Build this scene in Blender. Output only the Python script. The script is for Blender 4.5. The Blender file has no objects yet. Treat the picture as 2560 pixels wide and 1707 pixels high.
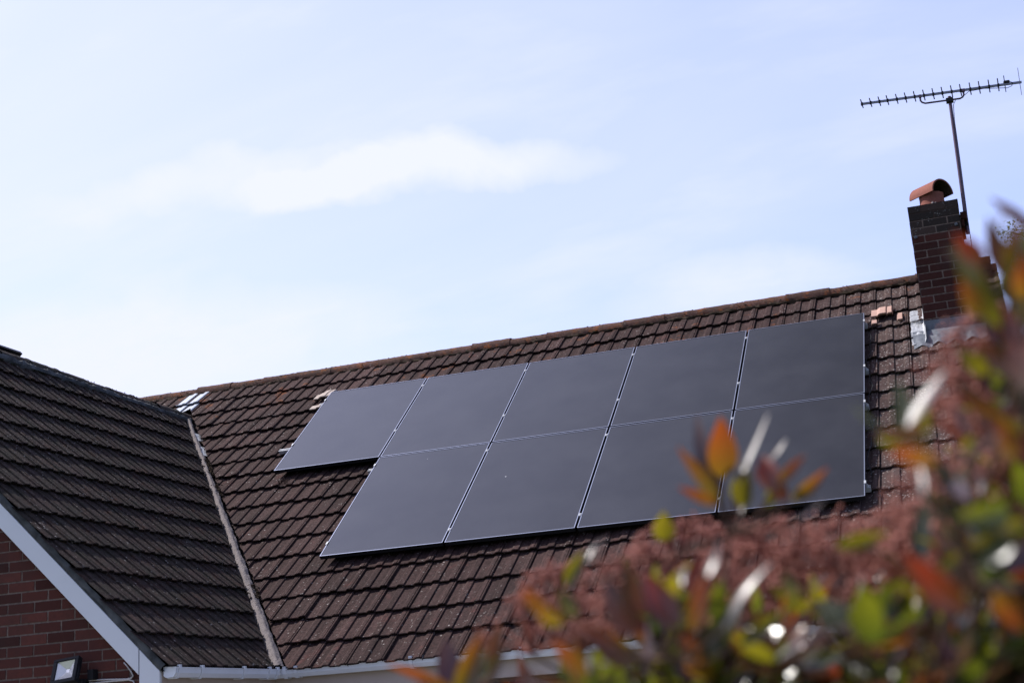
import bpy, bmesh, math, random
from math import sin, cos, tan, radians, pi, sqrt, atan2
from mathutils import Vector, Matrix, Euler, noise
rnd = random.Random(7)
sc = bpy.context.scene
COL = sc.collection

# ---------------------------------------------------------------- geometry constants (metres)
CAM = Vector((5.3636, -9.9672, -0.5071))
CROT = Euler((1.8327, 0.0663, 0.3347), 'XYZ')
FPX = 3530.4
PIT = 0.6641            # pitch of the main roof
WP = 0.7666             # pitch of the wing roof
WX = 3.2331             # wing ridge lies at x = -WX
APEX = 5.75             # slope length of main roof
GROUND = -2.25
c1, s1 = cos(PIT), sin(PIT)
c2, s2 = cos(WP), sin(WP)
VK = tan(PIT) / tan(WP)  # valley: x = -VK * y
def FM(x, s, h=0.0): return Vector((x, s*c1 - h*s1, s*s1 + h*c1))
def FW(y, t, h=0.0): return Vector((-t*c2 + h*s2, y, t*s2 + h*c2))
SUN = Vector((-1.03, 0.08, 1.25)).normalized()
RC = CROT.to_matrix()
def P(u, v, d):          # a point of the garden given in the camera's own frame
    return CAM + RC @ (Vector(((u-1280)/FPX, -(v-853.5)/FPX, -1.0)) * d)

# ---------------------------------------------------------------- helpers
class MB:
    def __init__(s): s.v=[]; s.f=[]; s.t=[]; s.m=[]
    def add(s, vs, fs, tint=0.5, mat=0):
        b=len(s.v); s.v += [tuple(v) for v in vs]
        for f in fs: s.f.append(tuple(i+b for i in f)); s.t.append(tint); s.m.append(mat)
    def box(s, lo, hi, F=None, tint=0.5, mat=0):
        x0,y0,z0=lo; x1,y1,z1=hi
        vs=[Vector(p) for p in ((x0,y0,z0),(x1,y0,z0),(x1,y1,z0),(x0,y1,z0),(x0,y0,z1),(x1,y0,z1),(x1,y1,z1),(x0,y1,z1))]
        if F: vs=[F(v) for v in vs]
        s.add(vs,[(0,3,2,1),(4,5,6,7),(0,1,5,4),(1,2,6,5),(2,3,7,6),(3,0,4,7)],tint,mat)
    def tube(s, pts, r, n=8, tint=0.5, mat=0, cap=True):
        pts=[Vector(p) for p in pts]
        rs = r if isinstance(r,(list,tuple)) else [r]*len(pts)
        rings=[]; prev=None
        for i,p in enumerate(pts):
            d=(pts[min(i+1,len(pts)-1)]-pts[max(i-1,0)]).normalized()
            a = prev if prev is not None else (Vector((0,0,1)) if abs(d.z)<.9 else Vector((1,0,0)))
            a=(a-d*a.dot(d)).normalized(); prev=a; b=d.cross(a)
            rings.append([p+(a*cos(2*pi*k/n)+b*sin(2*pi*k/n))*rs[i] for k in range(n)])
        vs=[q for R in rings for q in R]; fs=[]
        for i in range(len(pts)-1):
            for k in range(n):
                k2=(k+1)%n; fs.append((i*n+k,i*n+k2,(i+1)*n+k2,(i+1)*n+k))
        if cap: fs.append(tuple(range(n))[::-1]); fs.append(tuple((len(pts)-1)*n+k for k in range(n)))
        s.add(vs,fs,tint,mat)
    def prism(s, poly, F, d0, d1, tint=0.5, mat=0):   # poly 2D, F(a,b,d)
        n=len(poly)
        vs=[F(a,b,d0) for a,b in poly]+[F(a,b,d1) for a,b in poly]
        fs=[tuple(range(n))[::-1],tuple(range(n,2*n))]+[(i,(i+1)%n,n+(i+1)%n,n+i) for i in range(n)]
        s.add(vs,fs,tint,mat)
    def blob(s, c, r, tint=0.5, mat=0, sq=(1,1,1), rough=0.0):
        c=Vector(c); p=[(0,0,1),(0,0,-1),(1,0,0),(-1,0,0),(0,1,0),(0,-1,0)]
        vs=[c+Vector((a*sq[0],b*sq[1],d*sq[2]))*r*(1+rough*rnd.uniform(-1,1)) for a,b,d in p]
        s.add(vs,[(0,2,4),(0,4,3),(0,3,5),(0,5,2),(1,4,2),(1,3,4),(1,5,3),(1,2,5)],tint,mat)
    def build(s, name, mats, parent=None, smooth=False, bevel=0, fixn=False, sharp=None):
        me=bpy.data.meshes.new(name); me.from_pydata(s.v,[],s.f)
        if not isinstance(mats,(list,tuple)): mats=[mats]
        for m in mats: me.materials.append(m)
        me.polygons.foreach_set('material_index', s.m)
        at=me.attributes.new('tint','FLOAT','FACE'); at.data.foreach_set('value', s.t)
        me.validate(); me.update()
        if fixn:
            bm=bmesh.new(); bm.from_mesh(me); bmesh.ops.recalc_face_normals(bm,faces=bm.faces); bm.to_mesh(me); bm.free()
        if smooth: me.polygons.foreach_set('use_smooth',[True]*len(me.polygons))
        if sharp: me.set_sharp_from_angle(angle=radians(sharp))
        o=bpy.data.objects.new(name, me); COL.objects.link(o)
        if parent: o.parent=parent
        if bevel:
            b=o.modifiers.new('b','BEVEL'); b.width=bevel; b.segments=2; b.limit_method='ANGLE'
        return o
def empty(name, loc=(0,0,0), rot=(0,0,0)):
    o=bpy.data.objects.new(name,None); o.empty_display_size=.1; o.location=loc; o.rotation_euler=rot; COL.objects.link(o); return o
def tag(o,label=None,cat=None,group=None,kind=None):
    if label: o['label']=label
    if cat: o['category']=cat
    if group: o['group']=group
    if kind: o['kind']=kind
    return o
def clip(o, planes):      # planes: (co, no): keep the side opposite to no
    bm=bmesh.new(); bm.from_mesh(o.data)
    for co,no in planes:
        bmesh.ops.bisect_plane(bm,geom=bm.verts[:]+bm.edges[:]+bm.faces[:],plane_co=co,plane_no=no,clear_outer=True)
    bm.to_mesh(o.data); bm.free()
def copy_tree(o, parent=None):
    c=o.copy(); COL.objects.link(c)
    if parent: c.parent=parent
    for ch in [x for x in bpy.data.objects if x.parent==o]: copy_tree(ch,c)
    return c

# ---------------------------------------------------------------- materials
def srgb(r,g,b): return tuple((x/255/12.92 if x/255<=.04045 else ((x/255+.055)/1.055)**2.4) for x in (r,g,b))+(1,)
class NT:
    def __init__(s,name):
        s.m=bpy.data.materials.new(name); s.m.use_nodes=True; s.t=s.m.node_tree; s.t.nodes.clear()
        s.out=s.n('ShaderNodeOutputMaterial')
    def n(s,t,**k):
        x=s.t.nodes.new(t)
        for a,b in k.items():
            if a in x.inputs.keys(): x.inputs[a].default_value=b
            else: setattr(x,a,b)
        return x
    def l(s,a,b): s.t.links.new(a,b)
    def val(s,x,node,inp):
        if hasattr(x,'is_linked') or hasattr(x,'links'): s.l(x,node.inputs[inp])
        else: node.inputs[inp].default_value=x
    def mix(s,fac,a,b,mode='MIX'):
        m=s.n('ShaderNodeMix',data_type='RGBA',blend_type=mode)
        for i,x in ((0,fac),(6,a),(7,b)): s.val(x,m,i)
        return m.outputs[2]
    def math(s,op,a,b=0.0,c=0.0,clampv=False):
        m=s.n('ShaderNodeMath',operation=op); m.use_clamp=clampv
        for i,x in ((0,a),(1,b),(2,c)): s.val(x,m,i)
        return m.outputs[0]
    def noise(s,scale,detail=4,rough=.55,vec=None,dist=0.0):
        x=s.n('ShaderNodeTexNoise'); x.inputs['Scale'].default_value=scale; x.inputs['Detail'].default_value=detail
        x.inputs['Roughness'].default_value=rough; x.inputs['Distortion'].default_value=dist
        if vec: s.l(vec,x.inputs['Vector'])
        return x.outputs[0]
    def ramp(s,f,a,b,ca=0.0,cb=1.0):
        x=s.n('ShaderNodeMapRange'); s.l(f,x.inputs[0])
        for i,k in ((1,a),(2,b),(3,ca),(4,cb)): x.inputs[i].default_value=k
        return x.outputs[0]
    def pos(s):
        return s.n('ShaderNodeNewGeometry').outputs['Position']
    def tint(s): return s.n('ShaderNodeAttribute',attribute_name='tint').outputs['Fac']
    def bump(s,h,st=.5,d=.01,nrm=None):
        b=s.n('ShaderNodeBump'); b.inputs['Strength'].default_value=st; b.inputs['Distance'].default_value=d; s.l(h,b.inputs['Height'])
        if nrm: s.l(nrm,b.inputs['Normal'])
        return b.outputs[0]
    def bsdf(s,col,rough=.8,metal=0.0,nrm=None,spec=.5,**k):
        p=s.n('ShaderNodeBsdfPrincipled'); s.val(col,p,'Base Color'); s.val(rough,p,'Roughness'); s.val(metal,p,'Metallic')
        p.inputs['Specular IOR Level'].default_value=spec
        for a,b in k.items(): p.inputs[a.replace('_',' ')].default_value=b
        if nrm: s.l(nrm,p.inputs['Normal'])
        return p.outputs[0]
    def done(s,sh): s.l(sh,s.out.inputs['Surface']); return s.m

def tile_mat(name, ca, cb, lich=0.5, orange=0.0, green=0.0, dark=(.010,.007,.007,1), ozone=False, lx=False, redk=.35, sd=None):
    t=NT(name); p=t.pos(); ti=t.tint()
    base=t.mix(ti,ca,cb)
    big=t.ramp(t.noise(1.6,3,.6,p),.35,.7)
    base=t.mix(t.math('MULTIPLY',big,.45),base,dark)
    red=t.ramp(t.noise(7,4,.6,p),.60,.72)
    base=t.mix(t.math('MULTIPLY',red,redk),base,(.095,.030,.026,1))
    fine=t.ramp(t.noise(220,3,.7,p),.3,.75)
    base=t.mix(t.math('MULTIPLY',fine,.42),base,(.085,.054,.050,1))
    m2=t.ramp(t.noise(45,5,.7,p),.28,.62,.38,1.15)
    base=t.mix(1.0,base,m2,'MULTIPLY')
    if sd:
        mp=t.n('ShaderNodeMapping'); t.l(p,mp.inputs[0]); mp.inputs['Scale'].default_value=sd
        st=t.noise(1.0,5,.65,mp.outputs[0])
        base=t.mix(1.0,base,t.ramp(st,.3,.7,.62,1.32),'MULTIPLY')
    # pale lichen specks, gathered in patches
    vo=t.n('ShaderNodeTexVoronoi',Scale=34.0); t.l(p,vo.inputs['Vector'])
    sp=t.ramp(vo.outputs['Distance'],.34,.14)
    patch=t.ramp(t.noise(2.3,3,.6,p),.44,.64)
    pick=t.ramp(t.noise(23,3,.6,p),.52,.62)
    if lx:
        sq_=t.n('ShaderNodeSeparateXYZ'); t.l(p,sq_.inputs[0]); gx_=t.ramp(sq_.outputs[0],3.6,4.8)
        patch=t.math('ADD',patch,t.math('MULTIPLY',gx_,.9),clampv=True)
        pick=t.math('ADD',pick,t.math('MULTIPLY',gx_,.45),clampv=True)
        base=t.mix(t.math('MULTIPLY',t.math('MULTIPLY',gx_,.5),t.ramp(t.noise(3,3,.6,p),.3,.6)),base,(.085,.062,.056,1))
    f=t.math('MULTIPLY',t.math('MULTIPLY',sp,pick),t.math('MULTIPLY_ADD',patch,.75,.25))
    base=t.mix(t.math('MULTIPLY',f,lich),base,(.30,.275,.26,1))
    if orange:
        o=t.ramp(t.noise(4.2,5,.65,p),.60,.66) if ozone or not green or green>.3 and orange<.5 else t.ramp(t.noise(7,5,.7,p),.52,.64)
        o2=t.ramp(t.noise(40,3,.6,p),.35,.6)
        if ozone:
            sp_=t.n('ShaderNodeSeparateXYZ'); t.l(p,sp_.inputs[0]); o2=t.math('MULTIPLY',o2,t.ramp(sp_.outputs[2],2.75,3.15))
        base=t.mix(t.math('MULTIPLY',t.math('MULTIPLY',o,o2),orange),base,(.19,.062,.018,1))
    if green:
        g=t.ramp(t.noise(5,5,.65,p),.42,.62)
        base=t.mix(t.math('MULTIPLY',g,green),base,(.022,.028,.020,1))
    h=t.math('ADD',t.noise(260,3,.7,p),t.math('MULTIPLY',t.noise(40,4,.6,p),1.2))
    return t.done(t.bsdf(base,.9,0.0,t.bump(h,.6,.006),spec=.06))
M={}
M['tile']=tile_mat('roof_tile',(.021,.0120,.0118,1),(.046,.0255,.0242,1),.9,.6,ozone=True,lx=True,sd=(26,1.3,1.3))
M['wtile']=tile_mat('wing_tile',(.0155,.0118,.0115,1),(.030,.0228,.0222,1),1.0,.10,.30,redk=.12,sd=(1.3,26,1.3))
M['ridge']=tile_mat('ridge_tile',(.060,.030,.024,1),(.12,.058,.045,1),.7,1.0,.30)
M['wridge']=tile_mat('wing_ridge',(.026,.022,.021,1),(.045,.037,.034,1),.35,.10,.7)
def simple(name,col,rough=.7,metal=0.0,ns=30,var=.25,bs=.2,bd=.003,spec=None):
    if spec is None: spec=.5 if rough<.6 else .08
    t=NT(name); p=t.pos(); nz=t.noise(ns,4,.6,p)
    c=t.mix(t.ramp(nz,.3,.7,0,var),tuple(col)+(1,) if len(col)==3 else col,(col[0]*.35,col[1]*.35,col[2]*.35,1))
    return t.done(t.bsdf(c,rough,metal,t.bump(nz,bs,bd),spec=spec))
M['mortar']=simple('mortar',(.17,.148,.145),.95,ns=60,var=.7,bs=.9,bd=.01)
M['dmortar']=simple('dark_mortar',(.085,.09,.095),.95,ns=9,var=.95,bs=.8,bd=.01)
M['debris_and_shade']=simple('debris_and_shade',(.045,.032,.022),.95,ns=60,var=.8)  # moss and litter; also the painted shade inside the cowl
M['deck']=simple('roof_felt',(.015,.013,.013),.95)
M['upvc']=simple('white_upvc',(.50,.515,.55),.35,ns=3,var=.08,bs=.02,spec=.5)
M['gutter']=simple('gutter_plastic',(.55,.57,.62),.30,ns=5,var=.16,bs=.02,spec=.5)
M['fascia']=simple('fascia_paint',(.33,.27,.24),.5,ns=4,var=.15,bs=.02)
M['lead']=simple('lead',(.12,.13,.15),.6,metal=.15,ns=18,var=.5,bs=.9,bd=.01)
M['leadbright']=simple('aluminium_flashing',(.36,.37,.39),.42,metal=.25,ns=28,var=.55,bs=.9,bd=.012)
M['pale']=simple('pale_vent_tile',(.27,.30,.36),.5,ns=20,var=.35)
M['terra']=simple('terracotta',(.19,.072,.055),.8,ns=25,var=.35)
M['paleclay']=simple('pale_clay',(.33,.275,.24),.8,ns=60,var=.4)
M['newtile']=simple('new_clay_tile',(.35,.225,.185),.8,ns=60,var=.3)
M['frame']=simple('panel_frame_gleam',(.30,.32,.40),.30,metal=.85,ns=8,var=.1,bs=.0)  # bluish grey paints the sky gleam on top of the black frame
M['black']=simple('black_metal',(.010,.010,.012),.5,ns=20,var=.2,spec=.15)
M['steel']=simple('bright_steel',(.38,.39,.41),.4,metal=.25,ns=20,var=.2)
M['mast']=simple('mast_metal',(.085,.055,.075),.4,metal=.6,ns=25,var=.5)
M['alu']=simple('dull_aluminium',(.16,.165,.19),.45,metal=.6,ns=25,var=.4)
M['reflector']=simple('lamp_reflector',(.75,.72,.68),.25,metal=.6,ns=20,var=.1)
M['cable']=simple('cable',(.40,.38,.38),.5)
M['window']=NT('window_glass').m
t=NT('window_glass_pane'); M['window']=t.done(t.bsdf((.02,.025,.03,1),.05))
# solar glass
t=NT('solar_glass'); p=t.pos()
dust=t.ramp(t.noise(2.2,4,.6,p),.35,.75)
vo=t.n('ShaderNodeTexVoronoi',Scale=3.1); t.l(p,vo.inputs['Vector'])
spot=t.ramp(vo.outputs['Distance'],.024,.012)
spot=t.math('MULTIPLY',spot,t.ramp(t.noise(5,2,.5,p),.48,.52))
c=t.mix(t.math('MULTIPLY',dust,.5),(.006,.006,.010,1),(.022,.022,.027,1))
c=t.mix(spot,c,(.45,.45,.45,1))
M['glass']=t.done(t.bsdf(c,t.ramp(t.noise(3,3,.5,p),.3,.7,.10,.17),0.0,spec=.5,IOR=1.45))
def brick_mat(name,a,b,stain):
    t=NT(name); p=t.pos(); ti=t.tint()
    c=t.mix(ti,a,b)
    c=t.mix(t.math('MULTIPLY',t.ramp(t.noise(28,5,.65,p),.4,.7),.45),c,(.05,.022,.02,1))
    c=t.mix(t.math('MULTIPLY',t.ramp(t.noise(3,3,.6,p),.45,.75),stain),c,(.03,.024,.022,1))
    h=t.noise(110,4,.7,p)
    return t.done(t.bsdf(c,.9,0,t.bump(h,.6,.004),spec=.06))
M['brick']=brick_mat('brick',(.040,.015,.013,1),(.098,.034,.027,1),.45)
M['cbrick']=brick_mat('chimney_brick',(.030,.0115,.010,1),(.060,.021,.017,1),.45)
t=NT('brick_mortar'); p=t.pos()
M['bmortar']=t.done(t.bsdf(t.mix(t.ramp(t.noise(30,4,.6,p),.3,.7),(.16,.122,.105,1),(.085,.062,.053,1)),.95,0,t.bump(t.noise(90,4,.7,p),.6,.004),spec=.05))
t=NT('chimney_top_brick'); p=t.pos(); 
vo=t.n('ShaderNodeTexVoronoi',Scale=42.0); t.l(p,vo.inputs['Vector'])
f=t.math('MULTIPLY',t.ramp(vo.outputs['Distance'],.36,.16),t.math('MULTIPLY',t.ramp(t.noise(7,4,.6,p),.50,.66),.8))
M['sooty']=t.done(t.bsdf(t.mix(f,t.mix(t.tint(),(.014,.012,.011,1),(.04,.026,.022,1)),(.26,.26,.25,1)),.95,0,t.bump(t.noise(80,4,.7,p),.7,.006),spec=.2))
t=NT('grass'); p=t.pos()
M['grass']=t.done(t.bsdf(t.mix(t.noise(3,5,.6,p),(.03,.055,.012,1),(.06,.085,.02,1)),.9,0,t.bump(t.noise(60,4,.7,p),.8,.03)))
t=NT('paving'); p=t.pos()
M['paving']=t.done(t.bsdf(t.mix(t.noise(6,5,.6,p),(.22,.20,.18,1),(.32,.30,.27,1)),.85,0,t.bump(t.noise(60,4,.7,p),.4,.01)))
M['bark']=simple('bark',(.075,.045,.035),.85,ns=60,var=.6,bs=.8)
def leaf_mat(name,refl,trans,k=.5,rough=.3):
    t=NT(name); p=t.pos(); ti=t.tint()
    a=t.mix(ti,refl[0],refl[1]); b=t.mix(ti,trans[0],trans[1])
    nz=t.ramp(t.noise(30,3,.6,p),.35,.7)
    a=t.mix(t.math('MULTIPLY',nz,.3),a,(.03,.02,.01,1))
    pb=t.bsdf(a,rough,0.0,spec=.6)
    tr=t.n('ShaderNodeBsdfTranslucent'); t.l(b,tr.inputs['Color'])
    mx=t.n('ShaderNodeMixShader'); mx.inputs[0].default_value=k; t.l(pb,mx.inputs[1]); t.l(tr.outputs[0],mx.inputs[2])
    return t.done(mx.outputs[0])
M['L_orange']=leaf_mat('leaf_orange',((0.050,0.036,0.008,1),(0.120,0.030,0.0095,1)),((.20,.13,.010,1),(.31,.070,.012,1)),.42,.25)
M['L_red']=leaf_mat('leaf_red',((0.050,0.026,0.010,1),(0.130,0.022,0.0136,1)),((.20,.085,.012,1),(.27,.036,.014,1)),.38,.25)
M['L_dark']=leaf_mat('leaf_bronze',((0.0306,0.0122,0.0136,1),(0.0476,0.0204,0.0177,1)),((.10,.03,.03,1),(.16,.06,.03,1)),.25)
M['L_olive']=leaf_mat('leaf_olive',((0.0340,0.0306,0.0068,1),(0.0544,0.0442,0.0082,1)),((.17,.155,.008,1),(.26,.21,.012,1)),.42,.24)
M['L_green']=leaf_mat('leaf_green',((0.0122,0.0190,0.0095,1),(0.0272,0.0340,0.0095,1)),((.06,.09,.010,1),(.19,.20,.010,1)),.36,.22)
M['L_grey']=leaf_mat('leaf_glossy',((0.0408,0.0272,0.0272,1),(0.0544,0.0340,0.0306,1)),((.18,.08,.04,1),(.2,.1,.04,1)),.15,.34)
M['flower']=simple('flower_buds',(.36,.150,.118),.7,ns=50,var=.45)
M['ftwig']=simple('flower_stalk',(.20,.070,.052),.7,ns=50,var=.4)
M['tleaf']=leaf_mat('tree_leaf',((.04,.06,.02,1),(.07,.085,.025,1)),((.12,.16,.02,1),(.2,.2,.03,1)),.4,.5)

# ---------------------------------------------------------------- tiles
PROF=[(0,-.001),(.074,0),(.088,.0095),(.098,.0125),(.141,.0125),(.1445,.0105),(.1475,-.001),(.152,0),
      (.226,0),(.240,.0095),(.250,.0125),(.276,.0135),(.2775,.007),(.281,.007),(.2825,.0135),(.2935,.0135),(.2965,.0115),(.299,-.010)]
PRW=[(0,-.004),(.006,.001),(.066,.002),(.071,-.006),(.076,-.006),(.081,.012),(.139,.014),(.143,.010),(.147,-.008),(.153,-.008),
      (.157,.001),(.218,.002),(.222,-.006),(.228,-.006),(.233,.012),(.262,.013),(.265,.003),(.271,.003),(.274,.013),(.290,.013),(.294,.008),(.299,-.012)]
TW=.3035
def add_tile(mb, F, x0, s0, tint, ln=.40, dh=0.0, mat=0, x_to=None, s_j=.004, prof=PROF, lip=.046):
    js=rnd.uniform(-s_j,s_j); jh=rnd.uniform(-.0015,.0025)+dh; sk=rnd.uniform(-.0035,.0035); jr=rnd.uniform(-.002,.002)
    pr=[q for q in prof if x_to is None or q[0]<=x_to]
    rows=[]
    s0=s0+.007*noise.noise(Vector((x0*.7,s0*1.9,2.0))); jh+=.004*noise.noise(Vector((x0*.5,s0*.6,7.0)))
    for k,(ds,h) in enumerate(((.018,lip-.028),(0,lip-.005),(.005,lip),(.10,lip-.0085),(ln,lip-.034))):
        r=[]
        for (dx,ph) in pr:
            n=rnd.uniform(-.0013,.0013) if k<3 else 0
            r.append(F(x0+dx+jr*ds*3, s0+js+ds+sk*dx/.3+n, h+(ph if k else ph*.9)+jh))
        rows.append(r)
    n=len(pr); vs=[q for r in rows for q in r]; fs=[]
    for k in range(4):
        for i in range(n-1): fs.append((k*n+i,k*n+i+1,(k+1)*n+i+1,(k+1)*n+i))
    mb.add(vs,fs,tint,mat)
GA=.338; S0=.25-GA
def tint_at(): return min(1,max(0,rnd.gauss(.45,.25)))
house=tag(empty('brick_house',(0,0,GROUND)),'dark red brick bungalow with brown tiled roof and projecting gabled wing','house')
def child(o):           # keep world coordinates while parented to the house
    o.parent=house; o.matrix_parent_inverse=house.matrix_world.inverted() if False else Matrix.Translation((0,0,-GROUND)); return o
XR=5.79
roofA=MB()
vents={}; newt=MB(); pale=MB(); pale2=MB()
for k in range(0,17):
    s=S0+GA*k
    for j in range(-20,20):
        x=.045-.299+TW*j
        if x<-5.6 or x>XR-.02: continue
        if x<-3.4 and s<4.0: continue
        if x+TW< -VK*(s*c1)-.5 and s*c1<3.9: continue
        xt = XR-x if x+TW>XR else None
        roofA_t=tint_at()
        if k==16:
            add_tile(roofA,FM,x,s,roofA_t,ln=.36,x_to=xt); continue
        add_tile(roofA,FM,x,s,roofA_t,x_to=xt,dh=rnd.choice([0,0,0,0,0,0,0,.004,.007]),s_j=.009 if rnd.random()<.12 else .003)
        if rnd.random()<.02: roofA.blob(FM(x+rnd.uniform(.05,.25),s-.008,.02),.014,0.2,rough=.4)
add_tile(pale,FM,-3.475,S0+GA*16-.005,.5,ln=.335,dh=.014); add_tile(pale2,FM,-3.465,S0+GA*15,.5,ln=.36,dh=.012)
tiles=roofA.build('roof',M['tile']); 
vn=Vector((1,VK,0)).normalized()
VOFF=.055
def clipmain(o):
    # right of the wing ridge: keep x > -VK*y + off ; left of it mirrored
    bm=bmesh.new(); bm.from_mesh(o.data)
    a=bm; 
    b=a.copy()
    bmesh.ops.bisect_plane(a,geom=a.verts[:]+a.edges[:]+a.faces[:],plane_co=(-WX,0,0),plane_no=(-1,0,0),clear_outer=True)
    bmesh.ops.bisect_plane(a,geom=a.verts[:]+a.edges[:]+a.faces[:],plane_co=vn*VOFF,plane_no=-vn,clear_outer=True)
    bmesh.ops.bisect_plane(b,geom=b.verts[:]+b.edges[:]+b.faces[:],plane_co=(-WX,0,0),plane_no=(1,0,0),clear_outer=True)
    n2=Vector((1,-VK,0)).normalized()
    bmesh.ops.bisect_plane(b,geom=b.verts[:]+b.edges[:]+b.faces[:],plane_co=Vector((-2*WX,0,0))-n2*VOFF,plane_no=n2,clear_outer=True)
    tm=bpy.data.meshes.new('tmp'); b.to_mesh(tm); a.from_mesh(tm); a.to_mesh(o.data); a.free(); b.free(); bpy.data.meshes.remove(tm)
clipmain(tiles); child(tiles); tag(tiles,'main brown concrete tile roof slope under the solar panels')
pt=pale.build('vent_tile',M['pale'],tiles); tag(pt,'upper pale grey plastic vent tile by the ridge')
pt2=pale2.build('vent_tile',M['pale'],tiles); tag(pt2,'lower pale grey plastic vent tile half hidden by the wing ridge'); clipmain(pt2)
# the deck under the tiles + far slope
mb=MB()
yA=APEX*c1; zA=APEX*s1
mb.add([FM(-9,-.02,-.03),FM(XR-.02,-.02,-.03),FM(XR-.02,APEX,-.03),FM(-9,APEX,-.03)],[(0,1,2,3)],mat=0)
mb.add([(-9,yA,zA-.03),(XR-.02,yA,zA-.03),(XR-.02,2*yA,-.03),(-9,2*yA,-.03)],[(0,1,2,3)],.5,mat=1)
child(mb.build('roof_deck',[M['deck'],M['tile']]))
# new clay tiles
def small_piece(name,x0,s0,w,ln,dh,label):
    m=MB(); pr=[(a,b) for a,b in PROF if a<=w]
    add_tile(m,FM,x0,s0,.5,ln=ln,dh=dh,prof=pr,lip=.03)
    o=m.build(name,M['newtile'],tiles); return tag(o,label)
PR2=[(0,0),(.055,0),(.070,.014),(.085,.020),(.135,.022),(.142,.020),(.146,.006),(.150,.004),(.158,.018),(.196,.020),(.202,.012),(.206,-.006)]
m=MB(); add_tile(m,FM,4.555,4.825,.5,ln=.225,dh=.046,prof=PR2); o=tag(m.build('roof_tile',M['newtile'],tiles),'new orange clay tile lying high beside the array')
m=MB(); add_tile(m,FM,4.795,4.69,.5,ln=.225,dh=.022,prof=[(0,0),(.004,.012),(.05,.012),(.054,0)]); tag(m.build('roof_tile',M['newtile'],tiles),'narrow strip of new orange tile nearer the chimney')
m=MB(); add_tile(m,FM,4.555,4.655,.5,ln=.05,dh=.03,prof=[(0,0),(.004,.012),(.05,.012),(.054,0)]); tag(m.build('roof_tile',M['newtile'],tiles),'small broken clay piece under the new orange tile')
m=MB(); add_tile(m,FM,-1.495,4.86,.5,ln=.22,dh=.03,prof=PR2); tag(m.build('roof_tile',M['paleclay'],tiles),'pale clay tile at the top left corner of the array')
m=MB(); add_tile(m,FM,-1.46,4.62,.5,ln=.07,dh=.022,prof=PROF[:7]); tag(m.build('roof_tile',M['paleclay'],tiles),'broken pale clay edge below the pale tile')

# wing slope tiles
GW=.3445; T0=.299-GW
TAPX=WX/c2
wm=MB(); YG=-1.585
for k in range(0,14):
    s=T0+GW*k
    for j in range(0,21):
        x=YG+TW*j
        if VK*0+ (s*c2)/VK + .45 < x: continue   # beyond the valley
        if s+.1>TAPX: continue
        add_tile(wm,FW,x,s,tint_at(),ln=min(.40,TAPX-s+.02),prof=PRW,lip=.044)
        if rnd.random()<.05: wm.blob(FW(x+rnd.uniform(.05,.25),s-.008,.02),.012,0.2,rough=.4)
wt=wm.build('roof',M['wtile']); clip(wt,[(vn*(-.052),vn)]); child(wt); tag(wt,'dark grey brown tiled roof slope of the gabled wing')
mb=MB()
ztop=WX*tan(WP)
mb.add([FW(YG+.02,-.02,-.03),FW(6.0,-.02,-.03),FW(6.0,TAPX,-.03),FW(YG+.02,TAPX,-.03)],[(0,1,2,3)])
wd=mb.build('roof_deck',M['deck']); clip(wd,[(vn*(-.02),vn)]); child(wd)
mb=MB()
mb.add([(-2*WX,YG,0),(-2*WX,5,0),(-WX,5,ztop-.03),(-WX,YG,ztop-.03)],[(0,1,2,3)])
wd=mb.build('roof_slope',M['wtile']); clip(wd,[(Vector((-2*WX,0,0)),Vector((-1,VK,0)).normalized())]); child(wd)
wd['label']='far slope of the wing roof facing away'

# valley mortar + debris
mb=MB()
N=170; prev=None; vs=[];fs=[]
A=Vector((0.062,-.076,-.045)); B=Vector((-WX,WX/VK,ztop))
B=A.lerp(B,.955)
d=(B-A).normalized(); side=vn.copy(); up=side.cross(d); up=up if up.z>0 else -up
W=9
for i in range(N+1):
    f=i/N; c=A.lerp(B,f)
    for k in range(W):
        a=(k/(W-1)-.5)*2
        w=.054-.020*f+.016*noise.noise(Vector((f*17,3,a*1.2)))+.009*noise.noise(Vector((f*60,8,a*1.5)))
        z=.056*(1-a*a)**.5*(1 if a<.2 else .85) +.012*noise.noise(Vector((f*60,k*.8,0)))+.008*noise.noise(Vector((f*170,k*2.1,5)))
        if abs(a)==1: z=-.02
        vs.append(c+side*(a*w+.000)+up*(z+.022 if abs(a)<1 else z))
for i in range(N):
    for k in range(W-1):
        q=i*W+k; fs.append((q,q+1,q+W+1,q+W))
mb.add(vs,fs)
tag(child(mb.build('valley_mortar',M['mortar'],smooth=True)),'rough grey mortar fillet filling the roof valley')
mb=MB()
for (f0,f1,n,r) in ((.20,.245,420,.020),(.60,.66,260,.018),(.70,.78,520,.02),(.02,.9,420,.010)):
    for i in range(n):
        f=rnd.uniform(f0,f1); c=A.lerp(B,f)+side*(rnd.gauss(.03,.03) if n!=420 or f0<.1 else rnd.gauss(0,.03))+up*rnd.uniform(.03,.075)
        if f0<.1: c=A.lerp(B,f)+side*(.06+rnd.gauss(0,.012))+up*rnd.uniform(.035,.06)
        mb.blob(c,r*rnd.uniform(.25,.8),sq=(rnd.uniform(.3,1.3),rnd.uniform(.3,1.3),rnd.uniform(.2,.8)),rough=.5)
tag(child(mb.build('valley_debris',M['debris_and_shade'])),'clumps of moss and dead leaves caught in the valley',kind='stuff')
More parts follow.
